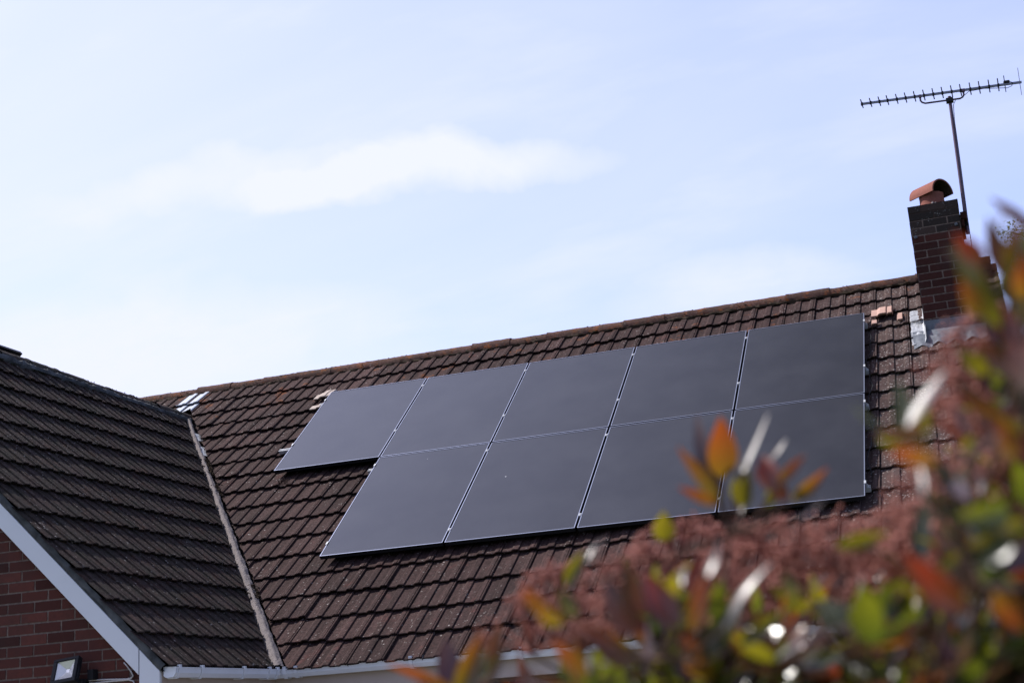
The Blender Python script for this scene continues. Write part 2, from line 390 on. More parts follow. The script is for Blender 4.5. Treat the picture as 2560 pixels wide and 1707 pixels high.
# pale lead patch near the top of the valley
mb=MB()
for f0,f1,o0 in ((.885,.925,.045),(.80,.852,.05)):
    n=8; vs=[]
    for i in range(n+1):
        f=f0+(f1-f0)*i/n; c=A.lerp(B,f)
        for k in range(4):
            vs.append(c+side*(o0-.035+k*.024+rnd.uniform(-.004,.004))+up*(.062+rnd.uniform(-.006,.006)-.006*k))
    mb.add(vs,[(i*4+k,i*4+k+1,i*4+k+5,i*4+k+4) for i in range(n) for k in range(3)])
tag(child(mb.build('lead_patch',M['leadbright'],smooth=True)),'bright lead scraps at the top of the valley')

# ridges
def ridge_run(mb, p0, p1, r, ln, wave=.0, mort=1, seed=0, drop=.75, mat=0, flat=1.0):
    p0=Vector(p0);p1=Vector(p1); L=(p1-p0).length; d=(p1-p0)/L; sd=Vector((0,0,1)).cross(d).normalized(); upv=d.cross(sd)
    n=int(L/ln)+1
    for i in range(n):
        a=i*ln; b=min(L,a+ln+.012)
        rr=r*(1+rnd.uniform(-.03,.03)); dz=rnd.uniform(-.006,.006); ds=rnd.uniform(-.006,.006)
        K=12; M_=8; vs=[]; fs=[]
        for m in range(M_+1):
            q=a+(b-a)*m/M_
            ra=rr*(1.0+ (.05 if m==0 else 0))
            for k in range(K+1):
                ang=-pi*drop/1.0*.5*1.05+ (pi*drop*1.05)*k/K
                nz=.0045*noise.noise(Vector((q*24+seed,k*1.3,seed)))+.003*noise.noise(Vector((q*80+seed,k*2.3,seed)))
                vs.append(p0+d*(q)+sd*(sin(ang)*(ra+nz)+ds)+upv*(cos(ang)*(ra+nz)*flat+dz))
        for m in range(M_):
            for k in range(K):
                q=m*(K+1)+k; fs.append((q,q+1,q+K+2,q+K+1))
        # edge thickness
        mb.add(vs,fs,min(1,max(0,rnd.gauss(.5,.25))),mat)
def mortar_run(mb,p0,p1,half,r,seed,mat=1,amp=.012,rr=.035):
    p0=Vector(p0);p1=Vector(p1); L=(p1-p0).length; d=(p1-p0)/L; sd=Vector((0,0,1)).cross(d).normalized(); upv=d.cross(sd)
    n=int(L/.02)
    for sg in (-1,1):
        vs=[];fs=[];K=7
        for i in range(n+1):
            q=L*i/n
            for k in range(K):
                a=2*pi*k/K
                am=rr+amp*noise.noise(Vector((q*9,sg*3+seed,k*.7)))+amp*.8*noise.noise(Vector((q*33,sg*3+seed,k*1.7)))
                vs.append(p0+d*q+sd*(sg*half+cos(a)*am)+upv*(r+sin(a)*am))
        for i in range(n):
            for k in range(K):
                k2=(k+1)%K; fs.append((i*K+k,i*K+k2,(i+1)*K+k2,(i+1)*K+k))
        mb.add(vs,fs,.5,mat)
mb=MB()
zr=APEX*s1
ra=Vector((-6.0,yA,zr-.046-.016)); rb=Vector((XR,yA,zr-.046+.022))
ridge_run(mb,ra,rb,.110,.44,drop=.96,flat=.89)
mortar_run(mb,ra,rb,.100,-.004,2,amp=.016,rr=.017)
for i in range(420):   # moss lumps
    f=rnd.random(); c=ra.lerp(rb,f); a=rnd.uniform(-1.25,.5)
    mb.blob(c+Vector((0,sin(a)*.110,cos(a)*.098)),rnd.uniform(.003,.009),.2,1,sq=(1.3,1,.7),rough=.5)
tag(child(mb.build('ridge',[M['ridge'],M['debris_and_shade']],smooth=True,sharp=50)),'main ridge of half round tiles spotted with orange lichen')
mb=MB()
wa=Vector((-WX,YG,ztop-.047)); wb=Vector((-WX,4.02,ztop-.03-.06))
ridge_run(mb,wa,wb,.125,.44,drop=.9,seed=9)
mortar_run(mb,wa,wb,.115,.015,5,amp=.016,rr=.035)
# rounded stopped end
e=wb; vs=[];fs=[];K=12;J=6
for j in range(J+1):
    b=j/J*pi/2
    for k in range(K+1):
        a=-pi/2*1.1+pi*1.1*k/K
        vs.append(e+Vector((sin(a)*.125*cos(b)+.0,sin(b)*.13,cos(a)*.125*cos(b)-.10*sin(b))))
for j in range(J):
    for k in range(K):
        q=j*(K+1)+k; fs.append((q,q+1,q+K+2,q+K+1))
mb.add(vs,fs,.3,0)
for i in range(260):
    c=wa.lerp(wb,rnd.random()); a=rnd.uniform(-.4,1.6)
    mb.blob(c+Vector((sin(a)*.127,0,cos(a)*.124)),rnd.uniform(.003,.009),.2,1,rough=.5)
tag(child(mb.build('ridge',[M['wridge'],M['dmortar']],smooth=True,sharp=50)),'blackened mossy ridge of the wing roof')

# ---------------------------------------------------------------- walls with real bricks
def brickwork(mb, o, u, n, width, z0, z1, depth=.012, mats=(0,1), rough=True, topmat=None, topn=0, bond=0):
    o=Vector(o);u=Vector(u);n=Vector(n); rows=int((z1-z0)/.075+.01)
    zs=z1-.075*(topn-2) if topmat is not None else z1
    mb.add([o+Vector((0,0,z0)),o+u*width+Vector((0,0,z0)),o+u*width+Vector((0,0,zs)),o+Vector((0,0,zs))],[(0,1,2,3)],.5,mats[1])
    if topmat is not None: mb.add([o+Vector((0,0,zs)),o+u*width+Vector((0,0,zs)),o+u*width+Vector((0,0,z1)),o+Vector((0,0,z1))],[(0,1,2,3)],.9,topmat)
    for r in range(rows):
        z=z0+.075*r+.006; x=-.1125 if (r+bond)%2 else 0.0
        while x<width-.02:
            a=max(x+.0065,0.0005 if x<0 else x+.0065); b=min(x+.2185,width-.0005)
            if a<0.01: a=-.004 if x<0 else a
            if b-a>.03:
                j=rnd.uniform(-.002,.002); dz=rnd.uniform(-.0015,.0015)
                q=[o+u*(a+rnd.uniform(-.0015,.0015))+Vector((0,0,z+dz)),o+u*(b+rnd.uniform(-.0015,.0015))+Vector((0,0,z+dz+rnd.uniform(-.001,.001))),
                   o+u*(b+rnd.uniform(-.0015,.0015))+Vector((0,0,z+.063)),o+u*(a+rnd.uniform(-.0015,.0015))+Vector((0,0,z+.063))]
                vs=q+[p+n*(.0035+j) for p in q]
                mt=mats[0]
                if topmat is not None and r>=rows-topn: mt=topmat
                mb.add(vs,[(4,5,6,7),(0,1,5,4),(1,2,6,5),(2,3,7,6),(3,0,4,7)],min(1,max(0,rnd.gauss(.45,.28))),mt)
            x+=.225
# gable wall of the wing (y = -1.50), facing the garden
mb=MB(); YW=-1.495
brickwork(mb,(-2*WX+.2,YW,0),(1,0,0),(0,-1,0),2*WX-.4,GROUND,ztop)
gw=mb.build('wall',[M['brick'],M['bmortar']])
lo=.17
clip(gw,[(Vector((0,0,-.062-.15)),Vector((s2,0,c2))),(Vector((-2*WX,0,-.062-.15)),Vector((-s2,0,c2)))])
child(gw)['label']='gable wall of dark red brick in shade'
mb=MB()
brickwork(mb,(-.2,YW,0),(0,1,0),(1,0,0),1.70,GROUND,-.18)
child(mb.build('wall',[M['brick'],M['bmortar']]))
mb=MB()
brickwork(mb,(-.2,.2,0),(1,0,0),(0,-1,0),XR+.1,GROUND,-.18)
child(mb.build('wall',[M['brick'],M['bmortar']]))['label']='front brick wall under the main eaves'
mb=MB()
brickwork(mb,(XR-.1,.2,0),(0,1,0),(1,0,0),2*yA-.4,GROUND,zA)
o=mb.build('wall',[M['brick'],M['bmortar']])
clip(o,[(Vector((0,0,-.06)),Vector((0,-s1,c1))),(Vector((0,2*yA,-.06)),Vector((0,s1,c1)))]); child(o)
mb=MB()
for (a,b) in (((-9,.2),(-9,2*yA-.2)),((-9,2*yA-.2),(XR-.1,2*yA-.2)),((-2*WX+.2,YW),(-2*WX+.2,.2)),((-9,.2),(-2*WX+.2,.2))):
    mb.add([(a[0],a[1],GROUND),(b[0],b[1],GROUND),(b[0],b[1],-.03),(a[0],a[1],-.03)],[(0,1,2,3)])
child(mb.build('wall',M['brick']))
# bargeboard and box end
YB=-1.56
def FB(a,b,d): return Vector((a,YB+d,b))
tw=tan(WP)
mb=MB()
mb.prism([(-WX,-.062+WX*tw),(-.199,-.062+.199*tw),(-.199,-.062+.199*tw-.174),(-WX,-.062+WX*tw-.174)],FB,0,.03)
tag(child(mb.build('bargeboard',M['upvc'],bevel=.003,fixn=True)),'long white plastic bargeboard')
mb=MB()
mb.prism([(-.193,-.064+.193*tw),(-.035,-.064+.035*tw),(-.035,-.30),(-.193,-.30)],FB,.002,.03)
mb.box((-.193,YB+.03,-.30),(-.035,YW,-.24))
tag(child(mb.build('box_end',M['upvc'],bevel=.003,fixn=True)),'white plastic box end of the eaves')
mb=MB()
mb.prism([(-2*WX,-.062),(-2*WX+.2,-.236+.0),(-WX-.002,-.236+WX*tw),(-WX-.002,-.062+WX*tw)],FB,0,.03)
child(mb.build('bargeboard',M['upvc'],fixn=True))
# undercloak + dark mortar bed between board and tiles
mb=MB(); n=260; vs=[];fs=[]
for i in range(n+1):
    x=-WX*i/n
    t_=-x/c2
    for k,(h,o_) in enumerate(((-.050,.008),(-.03,-.004),(-.008,-.008),(.012,.004))):
        q=FW(YB+o_+.010*noise.noise(Vector((i*.09,k*.9,1))),t_,h+.006*noise.noise(Vector((i*.2,k,7)))); vs.append(q)
for i in range(n):
    for k in range(3): q=i*4+k; fs.append((q,q+1,q+5,q+4))
mb.add(vs,fs)
tag(child(mb.build('verge_mortar',M['dmortar'],smooth=True)),'dirty mortar bedding along the verge')
mb=MB(); mb.box((YB+.02,-.01,-.045),(YB+.10,TAPX,-.032),lambda v: FW(v.x,v.y,v.z))
child(mb.build('undercloak',M['dmortar']))
# fascias, soffits
mb=MB()
mb.box((-.05,.031,-.20),(XR-.05,.05,-.035)); mb.box((-.05,.05,-.20),(XR-.05,.21,-.19))
child(mb.build('fascia',M['fascia']))
mb=MB()
mb.box((-.05,YB+.03,-.20),(-.03,.03,-.035)); mb.box((-.21,YB+.03,-.20),(-.05,.03,-.19))
child(mb.build('fascia',M['fascia']))
# gutters: square profile
GP=[(0.012,-.010),(0.012,-.066),(.030,-.078),(.086,-.078),(.104,-.050),(.108,-.020),(.113,-.018),(.113,-.012),(.103,-.012),(.100,-.045),(.084,-.073),(.032,-.073),(.016,-.062),(.016,-.010)]
def gutter_x(mb,x0,x1,prof=GP,mat=0): mb.prism(prof,lambda a,b,d: Vector((d,.03-a,b)),x0,x1,mat=mat)
def gutter_y(mb,y0,y1,prof=GP,mat=0): mb.prism(prof,lambda a,b,d: Vector((-.03+a,d,b)),y0,y1,mat=mat)
mb=MB(); gutter_x(mb,-.06,XR+.02)
g=mb.build('gutter',M['gutter'],fixn=True); clip(g,[(Vector((0,0,0)),Vector((-1,-1,0)).normalized())]); child(g); tag(g,'white square gutter along the main eaves')
mb=MB(); gutter_y(mb,YB+.03,.06)
g2=mb.build('gutter',M['gutter'],fixn=True); clip(g2,[(Vector((0,0,0)),Vector((1,1,0)).normalized())]); child(g2); tag(g2,'white square gutter along the wing eaves')
mb=MB(); mb.prism([GP[1],GP[2],GP[3],GP[4],GP[5],(.113,-.010),(.012,-.006)],lambda a,b,d: Vector((-.03+a,d,b)),YB+.024,YB+.034)
mb.build('stop_end',M['gutter'],g2,fixn=True)
def big(p,e): 
    cx,cz=.06,-.045
    return [(cx+(a-cx)*(1+e),cz+(b-cz)*(1+e)) for a,b in p]
BR=[(.118,-.004),(.118,-.022),(.112,-.052),(.090,-.086),(.026,-.086),(.006,-.070),(.006,-.060),(.029,-.080),(.087,-.080),(.106,-.050),(.1135,-.018),(.110,-.004)]
for x in (.115,.21,1.16,2.02,2.95,3.9,4.8):
    mb=MB(); gutter_x(mb,x-.014,x+.014,BR); mb.box((x-.012,.03-.118,-.006),(x+.012,.03-.095,.004)); mb.build('gutter_bracket',M['gutter'],g,fixn=True)
for y in (-1.49,-1.20,-.62,-.24,-.115):
    mb=MB(); gutter_y(mb,y-.014,y+.014,BR); mb.box((-.03+.095,y-.012,-.006),(-.03+.118,y+.012,.004)); mb.build('gutter_bracket',M['gutter'],g2,fixn=True)
# window below the main soffit
w=child(MB().build('window',M['upvc'])); bpy.data.objects.remove(w)
mb=MB()
x0,x1,z0,z1=.35,1.62,-1.35,-.235
for b in (((x0,.16,z1-.07),(x1,.21,z1)),((x0,.16,z0),(x1,.21,z0+.07)),((x0,.16,z0+.07),(x0+.07,.21,z1-.07)),((x1-.07,.16,z0+.07),(x1,.21,z1-.07)),((.95,.16,z0+.07),(1.02,.21,z1-.07))): mb.box(*b)
wn=child(mb.build('window',M['upvc'])); mb=MB(); mb.box((x0+.07,.178,z0+.07),(.95,.19,z1-.07)); mb.box((1.02,.178,z0+.07),(x1-.07,.19,z1-.07)); mb.build('pane',M['window'],wn)

# ---------------------------------------------------------------- chimney
CX0,CX1,CY0,CY1,CZ=5.045,5.507,3.44,4.10,3.985
mb=MB()
W_=CX1-CX0; zb=CZ-.075*24
brickwork(mb,(CX0+.005,CY0,0),(1,0,0),(0,-1,0),W_-.01,zb,CZ,mats=(0,1),topmat=2,topn=4)
brickwork(mb,(CX1-.002,CY0,0),(0,1,0),(1,0,0),CY1-CY0,zb,CZ,mats=(0,1),topmat=2,topn=4,bond=1)
brickwork(mb,(CX0+.002,CY0,0),(0,1,0),(-1,0,0),CY1-CY0,zb,CZ,mats=(0,1),topmat=2,topn=4,bond=1)
mb.add([(CX0,CY1,zb),(CX1,CY1,zb),(CX1,CY1,CZ),(CX0,CY1,CZ)],[(0,1,2,3)],.4,0)
vs=[];fs=[]
for i in range(9):
    for j in range(9):
        a=i/8;b=j/8; ee=min(a,1-a,b,1-b)
        vs.append((CX0-.002+(W_+.004)*a,CY0-.005+(CY1-CY0+.01)*b,CZ-.004+.07*min(1,ee*3)+.006*rnd.uniform(-1,1)))
for i in range(8):
    for j in range(8): q=i*9+j; fs.append((q,q+9,q+10,q+1))
mb.add(vs,fs,.4,2)
chim=mb.build('chimney',[M['cbrick'],M['bmortar'],M['sooty']]); child(chim); tag(chim,'tall narrow brick chimney stack with blackened top')
mb=MB(); mb.box((CX1+.006,3.60,3.835),(CX1+.064,4.05,3.905),tint=.3); mb.box((CX1+.006,3.60,3.76),(CX1+.034,4.05,3.829),tint=.6)
mb.build('corbel',M['cbrick'],chim,bevel=.003)
mb=MB(); mb.box((5.515,4.30,3.03),(5.735,4.66,3.63),tint=.6)
for r in range(8):
    mb.box((5.512,4.292,3.03+.075*r+.005),(5.62,4.30,3.03+.075*r+.07),tint=rnd.random()); mb.box((5.63,4.292,3.03+.075*r+.005),(5.738,4.30,3.03+.075*r+.07),tint=rnd.random())
child(mb.build('gable_parapet',M['cbrick'],bevel=.003))
# pot with a half-round tile on top
pc=Vector((5.275,3.78,0))
mb=MB(); pts=[(.0,.130),(.03,.130),(.05,.120),(.15,.115),(.165,.118),(.185,.118)]
n=28; vs=[];fs=[]
for z,r in pts+[(.185,.104),(.05,.10)]:
    for k in range(n): vs.append(pc+Vector((cos(2*pi*k/n)*r,sin(2*pi*k/n)*r,CZ+.01+z)))
for i in range(len(pts)+1):
    for k in range(n): fs.append((i*n+k,i*n+(k+1)%n,(i+1)*n+(k+1)%n,(i+1)*n+k))
mb.add(vs,fs); pot=mb.build('chimney_pot',M['terra'],chim,smooth=True,sharp=40)
ax=Vector((-cos(radians(42)),sin(radians(42)),0)); sd=Vector((ax.y,-ax.x,0)); mid=pc+Vector((.0,0,CZ+.172))
mb=MB(); vs=[];fs=[];K=20
for r,zo in ((.140,0),(.126,0)):
    for L_ in (-.155,.155):
        for k in range(K+1):
            a=pi*(k/K); vs.append(mid+ax*L_+sd*cos(a)*r+Vector((0,0,sin(a)*r*1.0)))
s_=K+1; inner=[]  # inner faces coloured dark to stand in for the shade inside the cowl
for k in range(K):
    fs.append((k,k+1,s_+k+1,s_+k)); inner.append((2*s_+k,3*s_+k,3*s_+k+1,2*s_+k+1))
    fs.append((k,2*s_+k,2*s_+k+1,k+1)); fs.append((s_+k,s_+k+1,3*s_+k+1,3*s_+k))
for k in (0,K): fs.append((k,s_+k,3*s_+k,2*s_+k))
nf=len(fs); mb.add(vs,fs+inner); mb.m=[0]*nf+[1]*len(inner); tag(mb.build('rain_cowl',[M['terra'],M['debris_and_shade']],chim,smooth=True,sharp=40,fixn=True),'half round terracotta tile laid over the pot')
mb=MB()
for k in range(40):
    a=rnd.uniform(0,2*pi); mb.blob(pc+Vector((cos(a)*.15,sin(a)*.15,CZ+rnd.uniform(0.03,.05))),rnd.uniform(.015,.035),rough=.4)
mb.build('flaunching',M['mortar'],chim)
# strap bolts
for (x,z) in ((5.082,3.672),(CX1-.045,3.735)):
    mb=MB(); mb.tube([(x,CY0-.004,z),(x,CY0-.022,z)],.015,12); mb.tube([(x,CY0-.02,z),(x,CY0-.03,z)],.007,6)
    mb.build('strap_bolt',M['lead'],chim)
# lead flashing
mb=MB(); nx,ny=12,60; vs=[];fs=[]
for j in range(ny+1):
    s=4.13+.80*j/ny; ph=((s-S0)%GA)/GA
    for i in range(nx+1):
        a=i/nx; x=4.915+a*.135+ (.012*noise.noise(Vector((s*9,0,3))) if i<3 else 0)
        h=.056-.034*ph*1.0+.008*noise.noise(Vector((x*26,s*22,1)))+.004*noise.noise(Vector((x*70,s*60,4)))+(.05*max(0,a-.86)/.14)
        vs.append(FM(x,s,h+.010))
for j in range(ny):
    for i in range(nx): q=j*(nx+1)+i; fs.append((q,q+1,q+nx+2,q+nx+1))
mb.add(vs,fs); tag(mb.build('flashing',M['leadbright'],chim,smooth=True),'crumpled bright flashing down the left side of the chimney')
mb=MB(); nx,ny=50,14; vs=[];fs=[]
for j in range(ny+1):
    for i in range(nx+1):
        x=4.93+.66*i/nx; e=.022*sin((x*2*pi)/.15)+.012*noise.noise(Vector((x*12,1,1)))
        sb=4.055+e*.8+(.03 if x>5.1 else 0); s=sb+(4.385-sb)*j/ny
        h=.052+.011*sin((x-.02)*2*pi/.15)*(1-j/ny)+.010*noise.noise(Vector((x*26,s*26,8)))*(1-j/ny)+.01*j/ny
        vs.append(FM(x,s,h))
for j in range(ny):
    for i in range(nx): q=j*(nx+1)+i; fs.append((q,q+1,q+nx+2,q+nx+1))
mb.add(vs,fs)
mb.box((CX0-.003,CY0-.016,2.66),(CX1+.003,CY0-.010,2.845)); mb.box((CX0+.06,CY0-.020,2.66),(CX0+.067,CY0-.010,2.852))
tag(mb.build('flashing',M['lead'],chim,smooth=True,sharp=40),'grey lead apron across the front foot of the chimney')

# ---------------------------------------------------------------- aerial
MX,MY=5.578,3.75
aer=tag(empty('tv_aerial',(MX,MY,3.78)),'long black television aerial on a leaning mast strapped to the chimney','aerial')
def ch(mb,name,mats,par,**k):
    o=mb.build(name,mats,par,**k); r=par
    while r.parent: r=r.parent
    if par==r: o.matrix_parent_inverse=Matrix.Translation(-Vector(r.location))
    return o
mb=MB(); mb.tube([(5.557,MY,3.72),(5.587,MY,5.155)],.0165,12); ch(mb,'mast',M['mast'],aer,smooth=True,sharp=40)
mb=MB(); mb.box((CX1,MY-.03,3.80),(5.575,MY+.03,3.83)); mb.tube([(CX1+.01,MY-.05,3.82),(5.565,MY-.05,3.82)],.008,6); ch(mb,'wall_bracket',M['black'],aer)
az=radians(8.2); bd=Vector((cos(az),sin(az),0)); bc=Vector((5.585,MY-.03,5.19))
q0=bc-bd*.85; q1=bc+bd*.695
mb=MB(); mb.box((-.85,-.010,-.010),(.695,.010,.010),lambda v: bc+bd*v.x+Vector((-bd.y,bd.x,0))*v.y+Vector((0,0,v.z)))
ch(mb,'boom',M['alu'],aer)
xs=[245,345,445,537,643,743,845,950,1055,1157,1262,1362,1470,1572,1680,1782,1855,2020]
for i,x in enumerate(xs):
    a=-.85+.012+(x-245)/(2030-245)*1.525
    ht=.047+.020*min(i,15)/15
    r=.0055
    if i==16: ht=.085; r=.004
    if i==17: ht=.140; r=.003
    tl=-.16+.012*i; tl=min(tl,0.02)
    b=bc+bd*a; dv=Vector((0,0,1))+bd*tl*1.0; dv.normalize()
    mb=MB(); mb.tube([b-dv*ht*.95,b+dv*ht*1.1],r,6); 
    if i<16: mb.box((-.009,-.014,-.014),(.009,.014,.014),lambda v: b+bd*v.x+Vector((-bd.y,bd.x,0))*v.y+Vector((0,0,v.z)))
    ch(mb,'reflector_rod' if i==17 else ('dipole' if i==16 else 'director'),M['black'] if i!=17 else M['alu'],aer)
mb=MB(); b=bc+bd*(.555); mb.box((-.028,-.02,.006),(.03,.02,.036),lambda v: b+bd*v.x+Vector((-bd.y,bd.x,0))*v.y+Vector((0,0,v.z))); ch(mb,'junction_box',M['black'],aer,bevel=.008)
mb=MB(); e1=bc+bd*(-.275)+Vector((0,0,-.006)); e2=bc+bd*.140+Vector((0,0,-.006)); z=-.078
pts=[e1,e1+Vector((0,0,-.045)),e1+bd*.012+Vector((0,0,z+.014)),e1+bd*.04+Vector((0,0,z)),e2-bd*.04+Vector((0,0,z)),e2-bd*.012+Vector((0,0,z+.014)),e2+Vector((0,0,-.045)),e2]
mb.tube(pts,.009,8); mb.box((-.012,-.016,-.012),(.012,.016,.016),lambda v:e1+v); mb.box((-.016,-.016,-.012),(.016,.016,.016),lambda v:e2+v)
ch(mb,'cradle',M['mast'],aer)
mb=MB(); cm=Vector((MX+.007,MY-.015,bc.z-.083)); mb.box((-.035,-.03,-.022),(.035,.03,.022),lambda v:cm+v); ch(mb,'clamp',M['black'],aer,bevel=.004)
mb=MB(); pts=[b+bd*.03+Vector((0,-.01,.02)),b+bd*.055+Vector((0,-.012,.005)),b+bd*.045+Vector((0,-.012,-.03)),b+Vector((0,-.012,-.045)),b-bd*.12+Vector((0,-.012,-.03)),b-bd*.22+Vector((0,-.012,-.018)),e2+bd*.05+Vector((0,-.012,-.02)),e2+bd*.012+Vector((0,-.012,-.05)),e2-bd*.03+Vector((0,-.012,-.075)),cm+Vector((.06,-.01,.0)),cm+Vector((.028,-.02,-.06)),Vector((5.600,MY-.015,4.9)),Vector((5.593,MY-.015,4.5)),Vector((5.578,MY-.02,3.9)),Vector((5.572,MY-.02,3.3))]
mb.tube(pts,.0035,6); ch(mb,'cable',M['black'],aer)

# ---------------------------------------------------------------- solar panels
PWD,PLN,GP_,HT=1.134,1.722,.020,.13
PX0=-1.258; STOP=4.852
def panel_proto():
    r=empty('solar_panel')
    mb=MB(); fw=.0075
    mb.box((0,0,-.035),(PWD,fw,0)); mb.box((0,PLN-fw,-.035),(PWD,PLN,0)); mb.box((0,fw,-.035),(fw,PLN-fw,0)); mb.box((PWD-fw,fw,-.035),(PWD,PLN-fw,0))
    mb.box((fw,fw,-.034),(PWD-fw,.03,-.032)); 
    # black frame: top faces get a paler slot with the sky gleam painted in
    for i in range(len(mb.f)): mb.m[i]=0 if i%6==1 else 1
    mb.build('frame',[M['frame'],M['black']],r)
    mb=MB(); mb.box((fw,fw,-.010),(PWD-fw,PLN-fw,-.0025)); mb.build('glass',M['glass'],r)
    return r
proto=panel_proto()
cols=['first','second','third','fourth','fifth']
labs={(0,0):'leftmost black solar panel of the upper row with bare tiles below it',
(1,0):'second black solar panel from the left in the upper row',
(2,0):'middle black solar panel of the upper row',
(3,0):'black solar panel of the upper row, second from the right end',
(4,0):'black solar panel at the top right corner of the array beside the new clay tiles',
(1,1):'black solar panel at the bottom left corner of the lower row above the gutter corner',
(2,1):'second black solar panel from the left in the lower row',
(3,1):'black solar panel of the lower row partly behind the leaf tips, second from the right',
(4,1):'black solar panel at the bottom right corner of the array behind the central leaf cluster'}
first=True
for (cix,row),lab in labs.items():
    o=proto if first else copy_tree(proto); first=False
    x=PX0+cix*(PWD+GP_); s=STOP-PLN-row*(PLN+GP_)
    o.location=FM(x+rnd.uniform(-.001,.001),s+rnd.uniform(-.001,.001),HT); o.rotation_euler=(PIT+rnd.uniform(-.0009,.0009),rnd.uniform(-.0012,.0012),0)
    tag(o,lab,'solar panel','black solar panels on the main roof')
# panel on the hidden slope of the wing, its edge rises over the ridge
o=copy_tree(proto); ang=WP
tag(o,'solar panel edge showing above the dark wing ridge at the left','solar panel')
o['group']='solar panels on the far side of the wing roof'
cc=Vector((-WX-.10,1.15,ztop+.168))
R=Matrix(((0,cos(ang)*-1,sin(ang)*-1),(-1,0,0),(0,-sin(ang),cos(ang)))).transposed()
# local x -> -Y, local y -> down the far slope (-X,-Z), local z -> outward
Rm=Matrix.Identity(3); ex=Vector((0,-1,0)); ey=Vector((-cos(ang),0,-sin(ang))); ez=ex.cross(ey)
if ez.z<0: ez=-ez; ex=-ex; cc=cc+Vector((0,-PWD,0))
Rm.col[0]=ex; Rm.col[1]=ey; Rm.col[2]=ez
o.rotation_euler=Rm.to_euler(); o.location=cc
# rails
def rail(s,x0,x1,label,cl,ends):
    r=tag(empty('mounting_rail',FM(x0,s,.055),(PIT,0,0)),label,'mounting rail','aluminium rails carrying the panels')
    L=x1-x0
    mb=MB(); mb.box((0,-.019,-.006),(L,-.009,.034)); mb.box((0,.009,-.006),(L,.019,.034)); mb.box((0,-.009,-.006),(L,.009,.0)); mb.build('rail',M['steel'],r)
    for x in cl:
        mb=MB(); a=x-x0
        mb.box((a-.004,-.022,.034),(a+.004,.022,.074)); mb.box((a-.011,-.016,.0765),(a+.011,.016,.079)); mb.tube([(a,0,.079),(a,0,.084)],.005,6); mb.build('clamp',M['steel'],r)
    for x,sg in ends:
        a=x-x0
        mb=MB(); mb.box((a+sg*.002,-.022,.034),(a+sg*.008,.022,.078)); mb.box((min(a-sg*.008,a+sg*.008),-.022,.0765),(max(a-sg*.008,a+sg*.008),.022,.080)); mb.box((min(a+sg*.008,a+sg*.022),-.012,.034),(max(a+sg*.008,a+sg*.022),.012,.040)); mb.tube([(a+sg*.015,0,.040),(a+sg*.015,0,.054)],.005,6); mb.build('end_clamp',M['steel'],r)
    for k in range(int(L/.9)+1):
        a=.10+k*.9
        if a>L-.2: continue
        mb=MB(); mb.box((a-.018,-.05,-.02),(a+.018,.0,-.010)); mb.box((a-.018,-.012,-.02),(a+.018,-.004,.03)); mb.box((a-.018,.0,-.024),(a+.018,.16,-.018)); mb.build('roof_hook',M['steel'],r)
xe=PX0+5*(PWD+GP_)-GP_
gx=[PX0+i*(PWD+GP_)-GP_/2 for i in range(6)]
rail(4.665,PX0-.085,xe+.025,'top mounting rail, its end poking out by the pale clay tile',gx[1:5],[(PX0,-1),(xe,1)])
rail(3.66,PX0-.17,xe+.03,'second mounting rail down, longest end sticking out left of the first panel',gx[1:5],[(PX0,-1),(xe,1)])
rail(2.96,gx[1]-.075,xe+.03,'third mounting rail down, its end under the step of the array',gx[2:5],[(gx[1]+.01,-1),(xe,1)])
rail(1.59,gx[1]-.03,xe+.035,'bottom mounting rail at the foot of the lower row',gx[2:5],[(gx[1]+.01,-1),(xe,1)])
# loose cables under the right edge
mb=MB(); pts=[]
for i in range(40):
    f=i/39; pts.append(FM(xe+.035+.02*sin(f*19)+.01*sin(f*47),4.5-2.7*f,.07+.012*sin(f*31)))
mb.tube(pts,.004,6); tag(mb.build('solar_cable',M['black']),'thin black cable hanging under the right edge of the array','cable')
mb=MB()
for i in range(26):
    b=FM(-1.10+rnd.uniform(-.09,.04),3.0+rnd.uniform(-.05,.05),.04); mb.tube([b,b+Vector((rnd.uniform(-.03,.03),rnd.uniform(-.02,.02),rnd.uniform(.02,.06)))],.0022,4)
tag(mb.build('dry_twigs',M['bark']),'small tuft of dry nest twigs under the leftmost panel','twigs')

# ---------------------------------------------------------------- floodlight + cables
fl=tag(empty('floodlight',(-.715,YW-.01,-.03)),'square black floodlight with a mirrored reflector on the brick gable','floodlight')
Rf=Euler((radians(-24),0,radians(0)),'XYZ').to_matrix() @ Matrix.Rotation(radians(-6),3,'Y')
fc=Vector((-.728,YW-.125,.022))
def FL(v): return fc+Rf@v
mb=MB(); o_=.098; i_=.070
for b in (((-o_,-.025,i_-.004),(o_,.02,o_-.012)),((-o_,-.025,-o_),(o_,.02,-i_)),((-o_,-.025,-i_),(-i_,.02,i_-.004)),((i_,-.025,-i_),(o_,.02,i_-.004)),((-o_,.02,-o_),(o_,.026,o_-.012))): mb.box(*b,F=FL)
for k in range(7): mb.box((-.07+k*.022,.026,-.07),(-.064+k*.022,.05,.06),F=FL)
ch(mb,'housing',M['black'],fl,bevel=.004,fixn=True)
mb=MB(); a=i_; q=.012
vs=[FL(Vector(p)) for p in ((-a,-.012,a-.004),(a,-.012,a-.004),(a,-.012,-a),(-a,-.012,-a),(-q,.016,q+.006),(q,.016,q+.006),(q,.016,-q+.006),(-q,.016,-q+.006))]
mb.add(vs,[(0,1,5,4),(1,2,6,5),(2,3,7,6),(3,0,4,7),(4,5,6,7)]); ch(mb,'reflector',M['reflector'],fl)
mb=MB()
for sx in (-1,1): mb.box((sx*.10-.005,-.01,-.08),(sx*.10+.005,.012,.02),F=FL)
